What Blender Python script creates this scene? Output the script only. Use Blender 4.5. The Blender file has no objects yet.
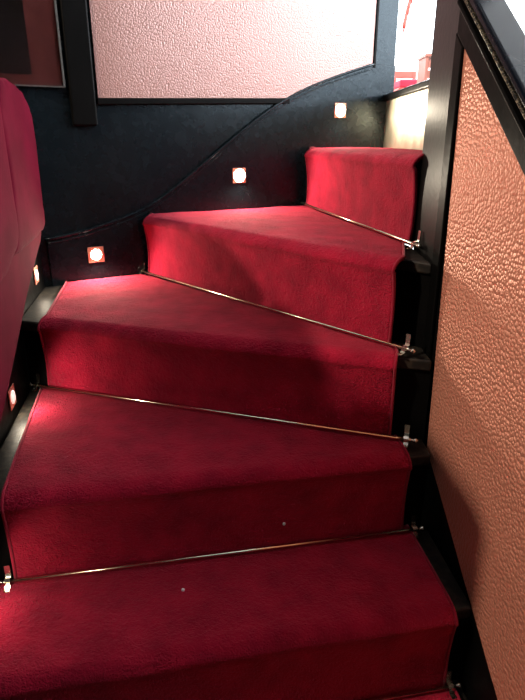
import bpy, bmesh, math, random
from mathutils import Vector, noise
random.seed(4)
S = bpy.context.scene
C = S.collection
PI = math.pi

# ------------------------------------------------------------------ camera
F = 570.0; PITCH = math.radians(20.4); EYE = 0.99
cd = bpy.data.cameras.new('camera'); cam = bpy.data.objects.new('camera', cd); C.objects.link(cam)
cam.location = (0, 0, EYE); cam.rotation_euler = (PI/2 - PITCH, 0, 0)
cd.sensor_fit = 'VERTICAL'; cd.sensor_height = 24; cd.lens = 24*F/700; cd.clip_start = 0.02
S.camera = cam
CP, SP = math.cos(PITCH), math.sin(PITCH)
def ray(u, v):
    a = (u-262.5)/F; b = (350-v)/F
    return Vector((a, CP + b*SP, -SP + b*CP))
EYEV = Vector((0, 0, EYE))
def hit(u, v, p, n):                       # point of a real wall plane (point p, normal n)
    r = ray(u, v); t = (Vector(p)-EYEV).dot(n)/r.dot(n)
    return EYEV + r*t

# ------------------------------------------------------------------ materials
def mat(name, col, rough=.5, metal=0, spec=.5, sheen=0, coat=0):
    m = bpy.data.materials.new(name); m.use_nodes = True
    b = m.node_tree.nodes['Principled BSDF']
    b.inputs['Base Color'].default_value = (*col, 1)
    b.inputs['Roughness'].default_value = rough
    b.inputs['Metallic'].default_value = metal
    b.inputs['Specular IOR Level'].default_value = spec
    b.inputs['Sheen Weight'].default_value = sheen
    b.inputs['Coat Weight'].default_value = coat
    return m
def nodes(m): return m.node_tree.nodes, m.node_tree.links, m.node_tree.nodes['Principled BSDF']
def noise_col(m, scale, c1, c2, detail=4, lo=.35, hi=.65):
    N, L, b = nodes(m)
    tc = N.new('ShaderNodeTexCoord'); n = N.new('ShaderNodeTexNoise'); n.inputs['Scale'].default_value = scale
    n.inputs['Detail'].default_value = detail
    L.new(tc.outputs['Object'], n.inputs['Vector'])
    r = N.new('ShaderNodeValToRGB'); r.color_ramp.elements[0].position = lo; r.color_ramp.elements[1].position = hi
    r.color_ramp.elements[0].color = (*c1, 1); r.color_ramp.elements[1].color = (*c2, 1)
    L.new(n.outputs['Fac'], r.inputs['Fac']); L.new(r.outputs['Color'], b.inputs['Base Color'])
    return n, r
def noise_bump(m, layers, dist=.002):
    N, L, b = nodes(m); tc = N.new('ShaderNodeTexCoord'); prev = None
    for scale, st in layers:
        n = N.new('ShaderNodeTexNoise'); n.inputs['Scale'].default_value = scale; n.inputs['Detail'].default_value = 3
        L.new(tc.outputs['Object'], n.inputs['Vector'])
        bp = N.new('ShaderNodeBump'); bp.inputs['Strength'].default_value = st; bp.inputs['Distance'].default_value = dist
        L.new(n.outputs['Fac'], bp.inputs['Height'])
        if prev: L.new(prev.outputs['Normal'], bp.inputs['Normal'])
        prev = bp
    L.new(prev.outputs['Normal'], b.inputs['Normal'])
def rough_noise(m, scale, lo, hi):
    N, L, b = nodes(m); tc = N.new('ShaderNodeTexCoord'); n = N.new('ShaderNodeTexNoise'); n.inputs['Scale'].default_value = scale
    L.new(tc.outputs['Object'], n.inputs['Vector'])
    mr = N.new('ShaderNodeMapRange'); mr.inputs['To Min'].default_value = lo; mr.inputs['To Max'].default_value = hi
    L.new(n.outputs['Fac'], mr.inputs['Value']); L.new(mr.outputs['Result'], b.inputs['Roughness'])

M = {}
M['carpet'] = mat('red_pile', (.3, .01, .03), .95, spec=.1, sheen=.18)
M['carpet'].node_tree.nodes['Principled BSDF'].inputs['Sheen Tint'].default_value = (1, .35, .45, 1)
M['carpet'].node_tree.nodes['Principled BSDF'].inputs['Sheen Roughness'].default_value = .5
noise_col(M['carpet'], 16, (.255, .004, .023), (.46, .009, .040), 12, .3, .7)
noise_bump(M['carpet'], [(330, 1), (120, .7), (26, .5)], .006)
M['binding'] = mat('red_binding', (.27, .007, .028), .9, spec=.1, sheen=.15)
noise_bump(M['binding'], [(500, .8)], .002)
M['black'] = mat('black_gloss_paint', (.003, .003, .003), .34, spec=.05)
rough_noise(M['black'], 30, .25, .55); noise_bump(M['black'], [(60, .15)], .002)
M['tread'] = mat('worn_black_wood', (.02, .017, .014), .5, spec=.18)
noise_col(M['tread'], 60, (.012, .011, .01), (.045, .036, .026), 8, .45, .8); noise_bump(M['tread'], [(90, .3)], .002)
M['wall'] = mat('blue_black_paint', (.003, .0055, .0075), .42, spec=.28)
M['wall'].node_tree.nodes['Principled BSDF'].inputs['Specular Tint'].default_value = (.75, .9, 1, 1)
rough_noise(M['wall'], 40, .2, .34); noise_bump(M['wall'], [(14, .25), (120, .08)], .004)
M['post'] = mat('grey_black_post_paint', (.008, .008, .008), .36, spec=.09)
noise_bump(M['post'], [(80, .15)], .002)
def leather(name, col, col2, scale, rough, spec, bump=.6, metal=.4, ax=(0, 1, 0)):
    m = mat(name, col, rough, metal, spec=spec)
    N, L, b = nodes(m)
    tc = N.new('ShaderNodeTexCoord')
    nz = N.new('ShaderNodeTexNoise'); nz.inputs['Scale'].default_value = scale*.5
    L.new(tc.outputs['Object'], nz.inputs['Vector'])
    mx = N.new('ShaderNodeMix'); mx.data_type = 'VECTOR'; mx.inputs[0].default_value = .0015
    L.new(tc.outputs['Object'], mx.inputs[4]); L.new(nz.outputs['Color'], mx.inputs[5])
    v = N.new('ShaderNodeTexVoronoi'); v.feature = 'SMOOTH_F1'; v.inputs['Scale'].default_value = scale
    v.inputs['Smoothness'].default_value = .12
    v.voronoi_dimensions = '2D'; sx = N.new('ShaderNodeSeparateXYZ'); cx = N.new('ShaderNodeCombineXYZ')
    dt = N.new('ShaderNodeVectorMath'); dt.operation = 'DOT_PRODUCT'; dt.inputs[1].default_value = ax     # distance along the wall
    L.new(mx.outputs[1], sx.inputs[0]); L.new(mx.outputs[1], dt.inputs[0])
    L.new(dt.outputs['Value'], cx.inputs[0]); L.new(sx.outputs['Z'], cx.inputs[1]); L.new(cx.outputs[0], v.inputs['Vector'])
    bp = N.new('ShaderNodeBump'); bp.inputs['Strength'].default_value = bump; bp.inputs['Distance'].default_value = .003
    bp.invert = True
    L.new(v.outputs['Distance'], bp.inputs['Height']); L.new(bp.outputs['Normal'], b.inputs['Normal'])
    return m
M['orange'] = leather('copper_leather', (.68, .29, .20), None, 150, .38, .5, .85, .4)
M['pink'] = leather('rose_leather', (.36, .20, .175), None, 190, .25, .5, .26, .28, (.88, .474, 0))
M['brass'] = mat('polished_brass', (.82, .75, .58), .22, 1)
M['nickel'] = mat('worn_nickel', (.62, .58, .5), .25, 1)
M['plate'] = mat('brushed_metal_plate', (.75, .7, .55), .35, 1)
noise_bump(M['plate'], [(300, .3)], .001); rough_noise(M['plate'], 25, .3, .5)
M['copper'] = mat('copper_bezel', (.75, .3, .2), .35, .6)
M['velvet'] = mat('burgundy_velvet', (.2, .012, .03), .9, spec=.02, sheen=.1)
M['velvet'].node_tree.nodes['Principled BSDF'].inputs['Sheen Tint'].default_value = (1, .3, .4, 1)
M['velvet'].node_tree.nodes['Principled BSDF'].inputs['Sheen Roughness'].default_value = .4
noise_col(M['velvet'], 8, (.065, .003, .010), (.105, .004, .016), 4); noise_bump(M['velvet'], [(400, .2), (12, .3)], .003)
M['white'] = mat('white_plaster', (.85, .83, .8), .9)
M['boards'] = mat('dark_floor', (.06, .045, .035), .6); noise_col(M['boards'], 6, (.04, .03, .02), (.08, .06, .045))
M['redpaint'] = mat('red_lacquer', (.45, .06, .04), .5)
M['redcloth'] = mat('red_seat_cloth', (.5, .02, .05), .9)
M['brown'] = mat('reddish_brown_wood', (.22, .06, .035), .6)
M['glass'] = mat('picture_glass', (1, 1, 1), .03)
M['glass'].node_tree.nodes['Principled BSDF'].inputs['Transmission Weight'].default_value = 1
M['glass'].node_tree.nodes['Principled BSDF'].inputs['IOR'].default_value = 1.12
M['frame'] = mat('grey_metal_edge', (.1, .1, .095), .4, .6)
M['print'] = mat('dark_print', (.03, .02, .02), .6, spec=.05); noise_col(M['print'], 4, (.004, .003, .003), (.012, .006, .006))
M['print2'] = mat('mount_red_reflection', (.06, .02, .018), .6, spec=.05); noise_col(M['print2'], 6, (.05, .012, .011), (.09, .022, .02))  # reddish reflection in the picture glass, put into the mount colour
def emis(name, col, st):
    m = mat(name, (1, 1, 1)); b = m.node_tree.nodes['Principled BSDF']
    b.inputs['Emission Color'].default_value = (*col, 1); b.inputs['Emission Strength'].default_value = st
    return m
M['led'] = emis('led_lens', (1, .9, .72), 60)
M['led_dim'] = emis('dim_lens', (1, .82, .66), .7)
M['lamp'] = emis('lamp_diffuser', (1, .85, .68), 6)
M['edge'] = mat('mottled_bronze_edge', (.30, .24, .16), .35, .7)
noise_col(M['edge'], 260, (.01, .01, .01), (.36, .29, .19), 5, .48, .66)  # edge bead mottled finely from black to bronze
M['rail'] = mat('dark_gloss_rail', (.003, .005, .010), .22, spec=.14)
rough_noise(M['rail'], 12, .12, .4)
M['speck'] = mat('white_lint', (.8, .8, .85), .9)

# ------------------------------------------------------------------ mesh helpers
def obj(name, bm, m, parent=None, smooth=False, bevel=0, seg=2):
    bmesh.ops.recalc_face_normals(bm, faces=bm.faces)
    me = bpy.data.meshes.new(name); bm.to_mesh(me); bm.free(); me.materials.append(m)
    if smooth or bevel:
        for p in me.polygons: p.use_smooth = True
    o = bpy.data.objects.new(name, me); C.objects.link(o)
    if parent: o.parent = parent
    if bevel:
        b = o.modifiers.new('bevel', 'BEVEL'); b.width = bevel; b.segments = seg; b.limit_method = 'ANGLE'; b.harden_normals = True
    return o
def tag(o, label=None, cat=None, group=None, kind=None):
    if label: o['label'] = label
    if cat: o['category'] = cat
    if group: o['group'] = group
    if kind: o['kind'] = kind
    return o
def empty(name, label, cat, group=None, loc=(0, 0, 0)):
    o = bpy.data.objects.new(name, None); C.objects.link(o); o.empty_display_size = .05; o.location = loc
    return tag(o, label, cat, group)
def box(bm, x0, y0, z0, x1, y1, z1):
    vs = [bm.verts.new((x, y, z)) for z in (z0, z1) for x, y in ((x0, y0), (x1, y0), (x1, y1), (x0, y1))]
    for f in ((0, 1, 2, 3), (4, 5, 6, 7), (0, 1, 5, 4), (1, 2, 6, 5), (2, 3, 7, 6), (3, 0, 4, 7)):
        bm.faces.new([vs[i] for i in f])
def prism(bm, pts, off):                    # planar outline swept by the vector off
    off = Vector(off)
    a = [bm.verts.new(Vector(p)) for p in pts]; b = [bm.verts.new(Vector(p)+off) for p in pts]
    bm.faces.new(a); bm.faces.new(b[::-1]); n = len(a)
    for i in range(n): bm.faces.new((a[i], a[(i+1) % n], b[(i+1) % n], b[i]))
def tube(bm, pts, r, n=12, cap=True):
    pts = [Vector(p) for p in pts]; rings = []
    rr = r if isinstance(r, (list, tuple)) else [r]*len(pts)
    up = None
    for i, p in enumerate(pts):
        t = (pts[min(i+1, len(pts)-1)] - pts[max(i-1, 0)]).normalized()
        if up is None:
            up = Vector((0, 0, 1)) if abs(t.z) < .9 else Vector((1, 0, 0))
        a = (up - t*up.dot(t)).normalized(); up = a; b = t.cross(a)
        rings.append([bm.verts.new(p + (a*math.cos(k*2*PI/n) + b*math.sin(k*2*PI/n))*rr[i]) for k in range(n)])
    for i in range(len(rings)-1):
        for k in range(n): bm.faces.new((rings[i][k], rings[i][(k+1) % n], rings[i+1][(k+1) % n], rings[i+1][k]))
    if cap: bm.faces.new(rings[0]); bm.faces.new(rings[-1][::-1])
def V2(p, z): return Vector((p[0], p[1], z))
def polyat(pl, s):                          # point at fraction s of a polyline
    pl = [Vector(p) for p in pl]; Ls = [(pl[i+1]-pl[i]).length for i in range(len(pl)-1)]
    t = s*sum(Ls)
    for i, l in enumerate(Ls):
        if t <= l or i == len(Ls)-1: return pl[i].lerp(pl[i+1], min(1, t/max(l, 1e-9)))
        t -= l

# ------------------------------------------------------------------ planes of the place
WB = Vector((-.63, 1.74, 0)); WD = Vector((.78, .42, 0)).normalized(); WN = Vector((WD.y, -WD.x, 0))   # back wall, WN faces the stairs
def wb(x, z=0, off=0):
    t = (x-WB.x)/WD.x; p = WB + WD*t + WN*off; return Vector((p.x, p.y, z))
def wallpix(u, v, off=0): return hit(u, v, WB + WN*off, WN)
def lx(y): return -.53 - .167*(y-.87)       # left string face
def rx(y): return .358 + .1*(1.12-y)        # right balustrade face (towards the viewer)

RISE = .19
# (level, front polyline left->right, back polyline left->right)  carpet sections
steps = [
 dict(z=0.0,  f=[(-.46, .40), (.40, .56)],      b=[(-.50, .648), (.365, .812)]),
 dict(z=.19,  f=[(-.495, .64), (.350, .803)],   b=[(-.502, .873), (.318, 1.042)]),
 dict(z=.38,  f=[(-.474, .874), (.302, 1.022)], b=[(-.578, 1.366), (.290, 1.102)]),
 dict(z=.57,  f=[(-.553, 1.352), (.274, 1.090)], b=[(-.61, 1.735), (-.395, 1.85), (.288, 1.165)]),
 dict(z=.76,  f=[(-.370, 1.835), (.272, 1.152)], b=[(-.36, 1.872), (.155, 2.13), (.330, 1.34)]),
 dict(z=.957,  f=[(.158, 2.11), (.335, 1.315)],  b=[(.17, 2.15), (.455, 2.28), (.455, 1.36)]),
]
TH = .010
# ------------------------------------------------------------------ staircase (black woodwork)
stair = empty('staircase', 'black painted winding staircase turning right around the dark newel post', 'staircase')
wood = [  # plan polygons of the wooden steps, front edge first (left->right) then back
 (0.0,  [(lx(.40), .405), (rx(.575), .585), (rx(.84), .84), (lx(.66), .66)]),
 (.19,  [(lx(.65), .650), (rx(.83), .824), (rx(1.06), 1.06), (lx(.89), .89)]),
 (.38,  [(lx(.87), .878), (.352, 1.045), (.352, 1.12), (lx(1.38), 1.385)]),
 (.57,  [(lx(1.36), 1.372), (.352, 1.098), (.352, 1.20), (-.37, 1.868), (lx(1.74), 1.72)]),
 (.76,  [(-.372, 1.862), (.352, 1.158), (.352, 1.36), (.17, 2.16)]),
 (.95,  [(.155, 2.14), (.352, 1.342), (.47, 1.33), (.47, 2.31)]),
]
for k, (z, pl) in enumerate(wood):
    a, b_ = Vector((*pl[0], 0)), Vector((*pl[1], 0)); d = (b_-a).normalized(); n = Vector((d.y, -d.x, 0))
    zt = z - TH
    bm = bmesh.new()          # tread board with a nosing
    pts = [V2(p, zt-.026) for p in pl]
    pts[0] = pts[0] + n*.006; pts[1] = pts[1] + n*.006
    prism(bm, pts, (0, 0, .026)); obj('tread', bm, M['tread'], stair, bevel=.006)
    bm = bmesh.new()          # riser board
    q = [V2(pl[0], zt-RISE), V2(pl[1], zt-RISE), V2(pl[1], zt-.026), V2(pl[0], zt-.026)]
    q = [p - n*.004 for p in q]
    prism(bm, q, -n*.015); obj('riser', bm, M['black'], stair)

# carpet runner
runner = empty('stair_runner', 'deep red plush carpet runner covering the winding stair treads', 'carpet')
def carpet(k, st):
    z = st['z']; f = st['f']; b = st['b']
    fl, fr = Vector((*f[0], 0)), Vector((*f[-1], 0)); d = (fr-fl).normalized(); n = Vector((d.y, -d.x, 0))
    zb = round(z/RISE-1)*RISE + .001; r = .032; NS = 90; prof = []
    grid = []
    for i in range(NS+1):
        s = i/NS; P = polyat([(x, y, 0) for x, y in f], s); B = polyat([(x, y, 0) for x, y in b], s)
        row = []
        for j in range(15):
            t = j/14; zz = zb + (z-r-zb)*t
            bulge = -.006*math.sin(min(1, t)*PI) + .004*t
            row.append(P + n*bulge + Vector((0, 0, zz)))
        c = P - n*(r-.010) + Vector((0, 0, z-r))
        for j in range(1, 9):
            a = j/8*PI/2
            row.append(c + n*math.cos(a)*(r-.0) + Vector((0, 0, math.sin(a)*r)) + n*(-.006*j/8))
        top = row[-1].copy(); Bz = V2(B, z)
        NB = 34
        for j in range(1, NB+1):
            t = j/NB; p = top.lerp(Bz, t); p.z += .0015*math.sin(t*PI) ; row.append(p)
        grid.append(row)
    bm = bmesh.new(); vs = []
    for i, row in enumerate(grid):
        vr = []
        for j, p in enumerate(row):
            w = noise.noise(p*7 + Vector((k*3, 0, 0)))*.0035 + noise.noise(p*28)*.0012
            e = 0 if j < 15 else 1
            q = p + (Vector((0, 0, w*.7)) if j > 22 else n*w)
            vr.append(bm.verts.new(q))
        vs.append(vr)
    for i in range(NS):
        for j in range(len(grid[0])-1):
            bm.faces.new((vs[i][j], vs[i+1][j], vs[i+1][j+1], vs[i][j+1]))
    edges = []
    for i in (0, NS): edges.append([v.co.copy() for v in vs[i]])
    o = obj('carpet_section', bm, M['carpet'], runner, smooth=True)
    if o.data.polygons[40].normal.z < 0: o.data.flip_normals()
    sm = o.modifiers.new('thick', 'SOLIDIFY'); sm.thickness = .007; sm.offset = -1
    for e in edges:
        bm = bmesh.new(); e = [p for q, p in enumerate(e) if q % 2 == 0 or 14 <= q <= 23]
        tube(bm, e, .0032, 8); obj('bound_edge', bm, M['binding'], o, smooth=True)
    return o
for k, st in enumerate(steps): carpet(k, st)

# ------------------------------------------------------------------ stair rods
def rodset(L, R, z, n, label, left=True, tilt=0):
    t = empty('stair_rod', label, 'stair rod', 'stair rods', (L+R)/2)
    mid = (L+R)/2; d = (R-L).normalized(); up = Vector((0, 0, 1))
    bm = bmesh.new(); tube(bm, [L-mid, R-mid], .0034, 12); obj('rod', bm, M['brass'], t, smooth=True)
    for e, sg in ((L, -1), (R, 1)):
        if e is L and not left: continue
        c = e - mid - d*sg*.004
        bm = bmesh.new()           # bent strap: foot on the tread, loop over the rod, leg up the riser
        w = d*.005; prof = [(-.020, -.008), (-.010, -.0085), (-.006, -.004), (-.0055, .003), (0, .0062), (.006, .004), (.0085, .010), (.0095, .030)]
        out = n
        for i in range(len(prof)-1):
            p = c - out*prof[i][0] + up*prof[i][1]; q = c - out*prof[i+1][0] + up*prof[i+1][1]
            tg = (q-p).normalized(); nn = tg.cross(d).normalized()*.0012
            v = [bm.verts.new(x) for x in (p-w-nn, p+w-nn, q+w-nn, q-w-nn, p-w+nn, p+w+nn, q+w+nn, q-w+nn)]
            for f in ((0, 1, 2, 3), (4, 5, 6, 7), (0, 1, 5, 4), (1, 2, 6, 5), (2, 3, 7, 6), (3, 0, 4, 7)): bm.faces.new([v[j] for j in f])
        obj('bracket', bm, M['nickel'], t)
        bm = bmesh.new(); e0 = e - mid
        tube(bm, [e0-d*sg*.001, e0+d*sg*.004, e0+d*sg*.006, e0+d*sg*.009, e0+d*sg*.013, e0+d*sg*.017, e0+d*sg*.0195, e0+d*sg*.021],
             [.0045, .0045, .0025, .0028, .0058, .0058, .003, .0005], 14)
        obj('finial', bm, M['nickel'], t, smooth=True)
    return t
def rn(a, b):
    d = (Vector((*b, 0))-Vector((*a, 0))).normalized(); return Vector((d.y, -d.x, 0))
rods = [
 (1, -.500, .360, 'lowest brass stair rod, only its right end shows at the bottom'),
 (2, -.490, .330, 'brass stair rod on the second riser, running below the speckled riser'),
 (3, -.586, .312, 'brass stair rod across the widest wedge step, left end by the low light'),
 (4, -.392, .306, 'brass stair rod starting at the black wall right of the left back light'),
 (5, .142, .347, 'topmost and shortest brass stair rod under the uppermost red riser'),
]
for k, xa, xb, lab in rods:
    a, b = Vector((*steps[k]['f'][0], 0)), Vector((*steps[k]['f'][-1], 0)); d = b-a; z = steps[k-1]['z']
    A = a + d*((xa-a.x)/d.x); B = a + d*((xb-a.x)/d.x); n = rn(a.xy, b.xy)
    rodset(A+n*.009+Vector((0, 0, z+.009)), B+n*.009+Vector((0, 0, z+.009)), z, n, lab)

# lint specks on the carpet
for p, lab in (((hit(284, 524, Vector((*steps[2]['f'][0], 0))+rn(*steps[2]['f'])*.002, rn(*steps[2]['f']))), 'tiny white lint speck on the red riser above the second rod'),
               ((hit(183, 590, (0, 0, .192), Vector((0, 0, 1)))), 'tiny white lint speck on the red tread below the second rod')):
    bm = bmesh.new(); bmesh.ops.create_icosphere(bm, subdivisions=2, radius=.0034)
    for v in bm.verts: v.co += noise.noise_vector(v.co*400)*.0006
    o = obj('lint_speck', bm, M['speck'], smooth=True); o.location = p; tag(o, lab, 'lint')

# ------------------------------------------------------------------ back wall and its fittings
bm = bmesh.new()
prism(bm, [wb(-2.6, -.2), wb(.490, -.2), wb(.490, 3.0), wb(-2.6, 3.0)], -WN*.08)
tag(obj('wall_back', bm, M['wall'], bevel=.004), kind='structure')
curve = [wallpix(*p) for p in ((46, 239), (68, 235), (90, 229), (112, 222), (130, 215), (148, 207), (165, 196), (183, 181), (200, 166), (218, 150), (235, 136), (252, 122),
                               (270, 108), (288, 97), (305, 88.5), (322, 81), (340, 75), (357, 69), (372, 64.5))]
def smoothpts(P, m=4):
    out = []
    for i in range(len(P)-1):
        p0, p1, p2, p3 = P[max(i-1, 0)], P[i], P[i+1], P[min(i+2, len(P)-1)]
        for j in range(m):
            t = j/m
            out.append(.5*((2*p1) + (p2-p0)*t + (2*p0-5*p1+4*p2-p3)*t*t + (3*p1-3*p2+p0-p3)*t**3))
    return out + [P[-1]]
curve = smoothpts(curve, 3)
for _ in range(12): curve = [curve[0]] + [(curve[i-1]+curve[i]*2+curve[i+1])/4 for i in range(1, len(curve)-1)] + [curve[-1]]
# string board: the skirting under the moulding
bm = bmesh.new()
x0, x1 = curve[0].x, wb(.490).x
low = [wb(.486, .90), wb(x0, -.2)]
endtop = [wb(.486, curve[-1].z+.0)]
prism(bm, curve + endtop + low, WN*.010)
tag(obj('baseboard_back', bm, M['wall'], bevel=.002), kind='structure')
# moulding
bm = bmesh.new()
tube(bm, [p + WN*.010 for p in curve], .0045, 8)
tube(bm, [p + WN*.010 - Vector((0, 0, .013)) for p in curve], .0028, 8)
tag(obj('trim_1', bm, M['wall'], smooth=True), kind='structure')

# pink leather wall panel
px0 = wallpix(97.5, 98).x; px1 = wallpix(371, 66).x
pan = empty('leather_wall_panel', 'rose pink pebbled leather panel on the black back wall, glaring white at its right', 'wall panel')
zb_ = wallpix(97.5, 98.5).z; zb2 = wallpix(285, 98.5)
cc = [p for p in curve if p.x > zb2.x and p.x < px1]
bm = bmesh.new()
prism(bm, [wb(px0, 2.6), wb(px0, zb_)] + [wb(zb2.x, zb2.z)] + [wb(p.x, p.z) for p in cc] + [wb(px1, cc[-1].z+.003), wb(px1, 2.6)], WN*.009)
obj('leather_sheet', bm, M['pink'], pan)
bm = bmesh.new()
def bar(bm, a, b, w, off, th):
    a = Vector(a); b = Vector(b); d = (b-a).normalized(); s = d.cross(WN).normalized()*w/2
    prism(bm, [a-s, b-s, b+s, a+s], WN*th)
bar(bm, wb(px0-.004, zb_-.008), wb(zb2.x+.012, zb2.z-.008), .018, 0, .013)
bar(bm, wb(px1+.006, cc[-1].z-.004), wb(px1+.006, 2.6), .012, 0, .013)
bar(bm, wb(px0, 2.6), wb(px1+.01, 2.6), .02, 0, .013)
obj('frame_moulding', bm, M['black'], pan, bevel=.003)
# black batten
a, b = wallpix(72, 126), wallpix(97, 126)
bm = bmesh.new(); prism(bm, [wb(a.x, a.z), wb(b.x, a.z), wb(b.x, 3.0), wb(a.x, 3.0)], WN*.02)
tag(obj('trim_2', bm, M['black'], bevel=.006), kind='structure')
# framed picture
pic = empty('framed_picture', 'dark framed picture behind glass at the top left of the back wall', 'picture')
pb = wallpix(64.5, 88); gx = pb.x; gz = pb.z; W_, H_ = .34, .46
def rect(x0, z0, x1, z1): return [wb(x0, z0), wb(x1, z0), wb(x1, z1), wb(x0, z1)]
bm = bmesh.new(); prism(bm, [p+WN*.002 for p in rect(gx-W_, gz, gx, gz+H_)], WN*.008); obj('mount', bm, M['print2'], pic)
bm = bmesh.new(); prism(bm, [p+WN*.010 for p in rect(gx-W_+.07, gz+.03, gx-.075, gz+H_-.04)], WN*.002); obj('print', bm, M['print'], pic)
bm = bmesh.new(); prism(bm, [p+WN*.013 for p in rect(gx-W_+.003, gz+.003, gx-.003, gz+H_-.003)], WN*.003); obj('glass', bm, M['glass'], pic)
bm = bmesh.new()
for r_ in (rect(gx-W_, gz, gx, gz+.0035), rect(gx-W_, gz+H_-.0035, gx, gz+H_), rect(gx-W_, gz, gx-W_+.0035, gz+H_), rect(gx-.0045, gz, gx, gz+H_)):
    prism(bm, r_, WN*.018)
obj('frame', bm, M['frame'], pic)

# ------------------------------------------------------------------ step lights
def step_light(p, n, label, power=.55, q=Vector((0, 0, 1)), lens='led', lr=.0165):
    t = empty('step_light', label, 'step light', 'recessed step lights', p)
    s = q.cross(n).normalized(); h = .0245
    bm = bmesh.new()
    o_ = [(-h, -h), (h, -h), (h, h), (-h, h)]
    prism(bm, [s*a + q*b for a, b in o_], n*.003); obj('bezel', bm, M['copper'], t, bevel=.001)
    bm = bmesh.new()
    tube(bm, [n*.0005, n*.004, n*.006, n*.007], [lr, lr, lr*.7, .001], 24); obj('lens', bm, M[lens], t, smooth=True)
    ld = bpy.data.lights.new('step_glow', 'SPOT'); ld.energy = power; ld.color = (1, .86, .66); ld.spot_size = math.radians(178); ld.spot_blend = .4
    ld.shadow_soft_size = .014
    l = bpy.data.objects.new('step_glow', ld); C.objects.link(l); l.parent = t; l.location = n*.016
    l.rotation_euler = (n - Vector((0, 0, .55))).to_track_quat('-Z', 'Y').to_euler()
    return t
LP = []
for (u, v), lab, pw in (((96, 254.5), 'lowest of the three lit step lights on the black back wall, copper square rim', 7.0),
                    ((239, 175.5), 'middle of the three lit step lights on the black back wall', 9.0),
                    ((340, 110.5), 'topmost lit step light on the back wall, above the highest red step', 8.0)):
    step_light(wallpix(u, v, .010), WN, lab, pw, lr=.0165 if u < 100 else .021)  # upper two lenses enlarged to stand in for their glare
LD = Vector((-.167, 1, 0)).normalized(); LN = Vector((LD.y, -LD.x, 0))
def leftpix(u, v, off=0): return hit(u, v, Vector((lx(.87), .87, 0)) + LN*off, LN)
step_light(leftpix(35.5, 275, .001), LN, 'step light on the low left wall next to the back corner', .5, lens='led_dim')
step_light(leftpix(11.5, 397, .001), LN, 'step light on the low left wall below the red velvet seat', 1.4, lens='led_dim')
step_light(Vector((lx(.78), .78, .255)), LN, 'nearest step light on the low left wall, beside the lower steps', .5, lens='led_dim')

# ------------------------------------------------------------------ left string wall, with the velvet seat back on it
bm = bmesh.new()
ys = [.2, .9, 1.56, 1.77]
ztop = lambda y: min(.73, .50 + (y-.9)*.40)
pts = [Vector((lx(y), y, ztop(y))) for y in ys] + [Vector((lx(1.77), 1.77, -.2)), Vector((lx(.2), .2, -.2))]
prism(bm, pts, -LN*.09); tag(obj('wall_left', bm, M['black'], bevel=.004), kind='structure')
bm = bmesh.new()
sofa = empty('velvet_banquette', 'burgundy velvet channelled seat back along the left side of the stairs', 'banquette')
FO = .055
def vpix(u, v, off=0): return hit(u, v, Vector((lx(.87), .87, 0)) + LN*(FO+off), LN)
def cushion(name, outline, th, puff, m):
    bm = bmesh.new(); prism(bm, outline, -LN*th)
    o = obj(name, bm, m, sofa)
    r = o.modifiers.new('remesh', 'REMESH'); r.mode = 'VOXEL'; r.voxel_size = .005; r.use_smooth_shade = True
    k = o.modifiers.new('soft', 'SMOOTH'); k.factor = .5; k.iterations = 40
    return o
def closed(P, m=4):
    out = []; n = len(P)
    for i in range(n):
        p0, p1, p2, p3 = P[i-1], P[i], P[(i+1) % n], P[(i+2) % n]
        for j in range(m):
            t = j/m; out.append(.5*((2*p1) + (p2-p0)*t + (2*p0-5*p1+4*p2-p3)*t*t + (3*p1-3*p2+p0-p3)*t**3))
    return out
# far channel
def yz(P): return [Vector((lx(y)+LN.x*FO, y+LN.y*FO, z)) for y, z in P]
far_pts = [vpix(*p) for p in ((2, 74), (9, 78), (17, 84), (24, 92), (29, 102), (33, 116), (37, 140), (41, 175), (45, 212), (46.5, 225), (45, 231), (40, 237), (32, 245), (24, 252), (18, 256), (16, 252), (16.5, 225), (14, 190), (9, 155), (4, 125), (1, 105))]
Ls = [p.copy() for p in far_pts]
# near channels further along
ya = far_pts[14].y; 
cushion('back_channel', closed(far_pts, 3), .10, .05, M['velvet'])
zt0 = far_pts[0].z; zl = far_pts[14].z
def chan(y0, y1, ztp, zbt0, zbt1):
    r = .03
    P = [(y0+r, ztp), ((y0+y1)/2, ztp+.01), (y1-r, ztp), (y1-.008, ztp-.03), (y1, ztp-.08), (y1, (ztp+zbt1)/2), (y1-.001, zbt1+.06), (y1-.006, zbt1+.02), (y1-.03, zbt1),
         ((y0+y1)/2, (zbt0+zbt1)/2-.006), (y0+r, zbt0), (y0+.006, zbt0+.02), (y0, zbt0+.06), (y0, (ztp+zbt0)/2), (y0, ztp-.08), (y0+.008, ztp-.03)]
    cushion('back_channel', closed(yz(P), 3), .10, .05, M['velvet'])
qa, qb = vpix(17, 256), vpix(0, 285); SL = (qa.z-qb.z)/(qa.y-qb.y)
yy = far_pts[17].y; zz = qa.z + .01
for i in range(3):
    y1 = yy - .005; y0 = y1 - .24
    chan(y0, y1, zt0 + .02 - .0*i, zz-SL*.24, zz)
    yy = y0; zz -= SL*.24
low = [vpix(*p, -.012) for p in ((43, 226), (41.5, 243), (36, 264), (28, 297), (20, 338), (10, 388), (0, 433))]
e = low[-1]
low += [Vector((lx(.3)+LN.x*.043, .3, e.z-.40*(e.y-.3))), Vector((lx(.3)+LN.x*.043, .3, e.z+.18-.4*(e.y-.3))), e+Vector((0, 0, .26)), low[3]+Vector((0, 0, .20))]
bm = bmesh.new(); prism(bm, low, -LN*.075); obj('lower_pad', bm, M['velvet'], sofa, bevel=.012, seg=4)

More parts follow.
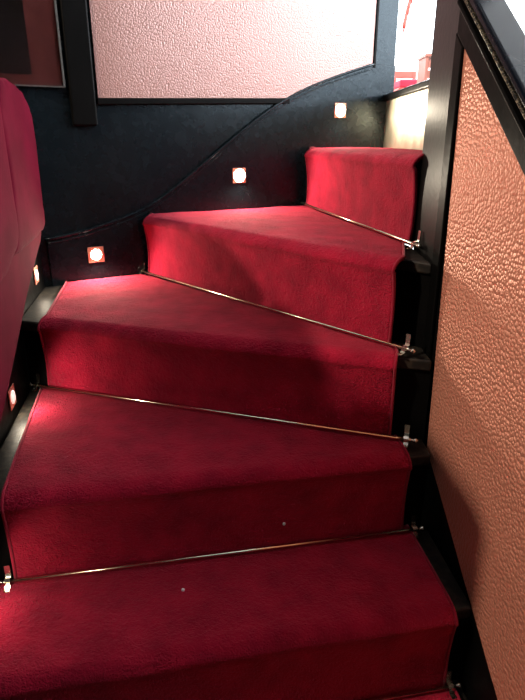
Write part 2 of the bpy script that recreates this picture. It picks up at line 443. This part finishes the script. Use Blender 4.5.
# ------------------------------------------------------------------ newel post and balustrade
RN = Vector((-1, -.1, 0)).normalized(); RP = Vector((rx(1.12), 1.12, 0))
def rpix(u, v, off=0): return hit(u, v, RP + RN*off, RN)
bm = bmesh.new(); box(bm, .352, 1.150, -.2, .43, 1.335, 2.6)
o = obj('newel_post', bm, M['post'], bevel=.008, seg=3)
tag(o, 'tall square dark grey newel post between the red steps and the orange panel', 'post')
bal = empty('balustrade', 'sloping black framed balustrade with orange pebbled leather infill panel', 'balustrade')
def rz(y, z, off=0): return Vector((rx(y)+RN.x*off, y+RN.y*off, z))
tl = rpix(467.5, 46); tr = rpix(525, 166); bl = rpix(428.5, 449); bms = [rpix(*p) for p in ((428.5, 449), (440, 488), (452, 530), (465, 577), (478, 622), (489, 662), (500, 700))]
sT = (tl.z-tr.z)/(tl.y-tr.y)
Y0, Y1 = .25, tl.y
T = lambda y: tl.z + (y-tl.y)*sT
sB = (bms[-3].z-bms[-1].z)/(bms[-3].y-bms[-1].y)
print('slopes', sT, sB, tl, tr, [tuple(round(c, 3) for c in p) for p in bms])
bb = [(p.y, p.z) for p in bms]; bb.append((Y0, bms[-1].z - sB*(bms[-1].y-Y0)))
back = [rz(Y0, T(Y0)), rz(tl.y+.002, T(tl.y))]
bm = bmesh.new(); outline = [rz(y, z) for y, z in bb] + back
prism(bm, [p + RN*.0 for p in outline], RN*.004); o = obj('leather_infill', bm, M['orange'], bal); o['label'] = 'orange pebbled leather infill panel'
bm = bmesh.new(); prism(bm, [rz(Y0, -.2), rz(1.148, -.2), rz(1.148, T(1.148)), rz(Y0, T(Y0))], -RN*.045); obj('string_board', bm, M['black'], bal)
bm = bmesh.new(); prism(bm, [rz(1.155, -.2, .001), rz(tl.y+.002, bb[0][1]-.02, .001), rz(tl.y+.002, T(tl.y), .001), rz(1.155, T(1.155), .001)], RN*.008)
obj('stile', bm, M['black'], bal, bevel=.003)
def rail(name, zlo, zhi, off0, th, bev, m, y1=1.148, y0=Y0):
    bm = bmesh.new(); prism(bm, [rz(y0, T(y0)+zlo, off0), rz(y1, T(y1)+zlo, off0), rz(y1, T(y1)+zhi, off0), rz(y0, T(y0)+zhi, off0)], RN*th)
    return obj(name, bm, m, bal, bevel=bev, seg=4)
rail('top_rail', 0, .050, -.045, .055, .004, M['black'])
rail('rail_bead', .046, .055, -.03, .046, .004, M['black'])
rail('rail_groove', .05, .080, -.03, .035, .002, M['black'])
rail('rail_bead', .070, .076, -.03, .048, .0035, M['edge'])
rail('handrail', .076, .096, -.040, .056, .006, M['rail'])

# ------------------------------------------------------------------ metal riser plate and landing
kp = empty('landing_step', 'black nosed top step with a bright brushed metal riser plate', 'step')
bm = bmesh.new(); prism(bm, [(.462, 1.30, .945), (.462, 2.325, .945), (.462, 2.325, 1.118), (.462, 1.30, 1.118)], (.004, 0, 0)); obj('riser_plate', bm, M['plate'], kp)
bm = bmesh.new(); box(bm, .466, 1.30, .90, .60, 2.325, 1.118); obj('riser_board', bm, M['black'], kp)
bm = bmesh.new(); prism(bm, [(.452, 1.30, 1.118), (.452, 2.32, 1.118), (.60, 2.395, 1.118), (.60, 1.30, 1.118)], (0, 0, .024)); obj('nosing', bm, M['black'], kp, bevel=.007, seg=3)
bm = bmesh.new(); prism(bm, [(.60, 1.30, 1.0), (2.4, 1.30, 1.0), (2.4, 6.5, 1.0), (.50, 6.5, 1.0), (.50, 2.42, 1.0), (.60, 2.42, 1.0)], (0, 0, .139))
tag(obj('floor_landing', bm, M['boards']), kind='structure')
# room shell
def sbox(name, *a, m='white'):
    bm = bmesh.new(); box(bm, *a); return tag(obj(name, bm, M[m]), kind='structure')
sbox('floor', -2.6, -1.6, -.3, 2.4, 2.6, -.2, m='boards')
sbox('ceiling', -2.6, -1.6, 3.0, 2.5, 6.6, 3.1)
sbox('wall_left_room', -2.7, -1.6, -.2, -2.6, 2.0, 3.0, m='wall')
sbox('wall_rear', -2.6, -1.7, -.2, 2.5, -1.6, 3.0, m='wall')
sbox('wall_passage', .42, 2.43, -.2, .495, 6.5, 3.0)
def holed(name, axis, c0, c1, a0, a1, z0, z1, h0, h1, hz0, hz1):
    bm = bmesh.new()
    for (p, q, r, s) in ((a0, h0, z0, z1), (h1, a1, z0, z1), (h0, h1, z0, hz0), (h0, h1, hz1, z1)):
        if axis == 'x': box(bm, c0, p, r, c1, q, s)
        else: box(bm, p, c0, r, q, c1, s)
    return tag(obj(name, bm, M['white']), kind='structure')
holed('wall_right', 'x', 2.4, 2.5, -1.6, 6.6, -.2, 3.0, 0, 6.45, 1.35, 2.85)
holed('wall_far', 'y', 6.5, 6.6, .42, 2.4, -.2, 3.0, .75, 2.25, 1.75, 2.85)
# window frames with panes
def window(name, pts, off, nm, ax):
    bm = bmesh.new(); a, b, z0, z1, nmul = pts
    def bx(p, q, r, s):
        if ax == 'x': box(bm, 2.43, p, r, 2.47, q, s)
        else: box(bm, p, 6.53, r, q, 6.57, s)
    w = .03
    bx(a, b, z0, z0+w); bx(a, b, z1-w, z1)
    for i in range(nmul+1):
        c = a + (b-a-w)*i/nmul; bx(c, c+w, z0, z1)
    return tag(obj(name, bm, M['white']), kind='structure')
window('window_1', (0, 6.45, 1.35, 2.85, 5), 0, '', 'x')
window('window_2', (.75, 2.25, 1.75, 2.85, 1), 0, '', 'y')

# things seen through the opening
ch = empty('red_chair', 'small red wooden chair with a red cushion in the bright room beyond', 'chair', None, (1.315, 5.7, 1.139))
bm = bmesh.new()
for x in (-.09, .09): 
    for y in (-.13, .13):
        bm = bmesh.new(); box(bm, x-.014, y-.014, 0, x+.014, y+.014, .24 if y < 0 else .42); obj('leg', bm, M['redpaint'], ch)
bm = bmesh.new(); box(bm, -.105, -.15, .24, .105, .15, .27); obj('seat', bm, M['redpaint'], ch, bevel=.005)
bm = bmesh.new(); box(bm, -.098, -.14, .27, .098, .11, .34); obj('cushion', bm, M['redcloth'], ch, bevel=.02, seg=4)
bm = bmesh.new(); box(bm, -.105, .12, .37, .105, .145, .43); obj('top_rail', bm, M['redpaint'], ch, bevel=.006)
cb = empty('slatted_stand', 'reddish brown slatted wooden stand right of the small red chair', 'stand', None, (1.43, 5.2, 1.139))
bm = bmesh.new()
for i in range(5): box(bm, -.1, -.12, .08+.075*i, .16, -.10, .135+.075*i)
obj('slats', bm, M['brown'], cb)
for x in (-.11, .16):
    bm = bmesh.new(); box(bm, x-.012, -.12, 0, x+.012, .12, .46); obj('side_post', bm, M['brown'], cb)
bm = bmesh.new(); box(bm, -.13, -.13, .46, .18, .13, .48); obj('top', bm, M['brown'], cb)
PN = Vector((0, -1, 0))
arc = [hit(u, v, (0, 3.6, 0), PN) for u, v in ((418, -40), (415, -20), (411, 0), (407.5, 12), (404.5, 24), (402.3, 37))]
arc = smoothpts(arc, 4); bm = bmesh.new(); n_ = len(arc)
top = arc[0]
arc = [Vector((top.x+.03, top.y, 3.0))] + arc
tube(bm, arc, [.012] + [.011]*(n_-3) + [.009, .007, .003], 10)
tag(obj('hanging_cord', bm, M['redpaint'], smooth=True), 'pale red curved cord hanging in the bright opening at the top right', 'cord')

# ------------------------------------------------------------------ light
w = bpy.data.worlds.new('sky'); S.world = w; w.use_nodes = True
bg = w.node_tree.nodes['Background']; bg.inputs['Color'].default_value = (.86, .93, 1, 1); bg.inputs['Strength'].default_value = 6
def area(name, loc, target, sx, sy, e, col):
    l = bpy.data.lights.new(name, 'AREA'); l.shape = 'RECTANGLE'; l.size = sx; l.size_y = sy; l.energy = e; l.color = col
    o = bpy.data.objects.new(name, l); C.objects.link(o); o.location = loc
    o.rotation_euler = (Vector(target)-Vector(loc)).to_track_quat('-Z', 'Y').to_euler(); return o
area('daylight_window_right', (2.55, 3.25, 2.1), (1.5, 3.25, 2.1), 6.5, 1.5, 300, (.86, .93, 1))
area('daylight_window_far', (1.5, 6.62, 2.3), (1.5, 5.0, 2.2), 1.4, 1.0, 90, (.9, .95, 1))
# ceiling lamps over the stairs
def pendant_lamp(x, y, z, e, lab):
    t = empty('pendant_lamp', lab, 'pendant lamp', None, (x, y, z))
    bm = bmesh.new(); tube(bm, [(0, 0, .12), (0, 0, 3.0-z)], .004, 8); obj('flex', bm, M['black'], t, smooth=True)
    bm = bmesh.new(); tube(bm, [(0, 0, .13), (0, 0, .10), (0, 0, .06), (0, 0, .045)], [.02, .05, .085, .09], 32, cap=False); o = obj('shade', bm, M['black'], t, smooth=True)
    o.modifiers.new('t', 'SOLIDIFY').thickness = .003
    bm = bmesh.new(); bmesh.ops.create_uvsphere(bm, u_segments=24, v_segments=14, radius=.035); b_ = obj('bulb', bm, M['lamp'], t, smooth=True); b_.location = (0, 0, .04)
    ld = bpy.data.lights.new('lamp_light', 'SPOT'); ld.energy = e; ld.color = (1, .80, .62); ld.shadow_soft_size = .045; ld.spot_size = math.radians(160); ld.spot_blend = .4
    l = bpy.data.objects.new('lamp_light', ld); C.objects.link(l); l.parent = t; l.location = (0, 0, -.05)
pendant_lamp(-1.7, .2, 2.35, 230, 'small black pendant lamp over the seating left of the stairs')

S.view_settings.view_transform = 'Standard'; S.view_settings.look = 'None'; S.view_settings.exposure = 0; S.view_settings.gamma = 1
S.view_settings.use_curve_mapping = False
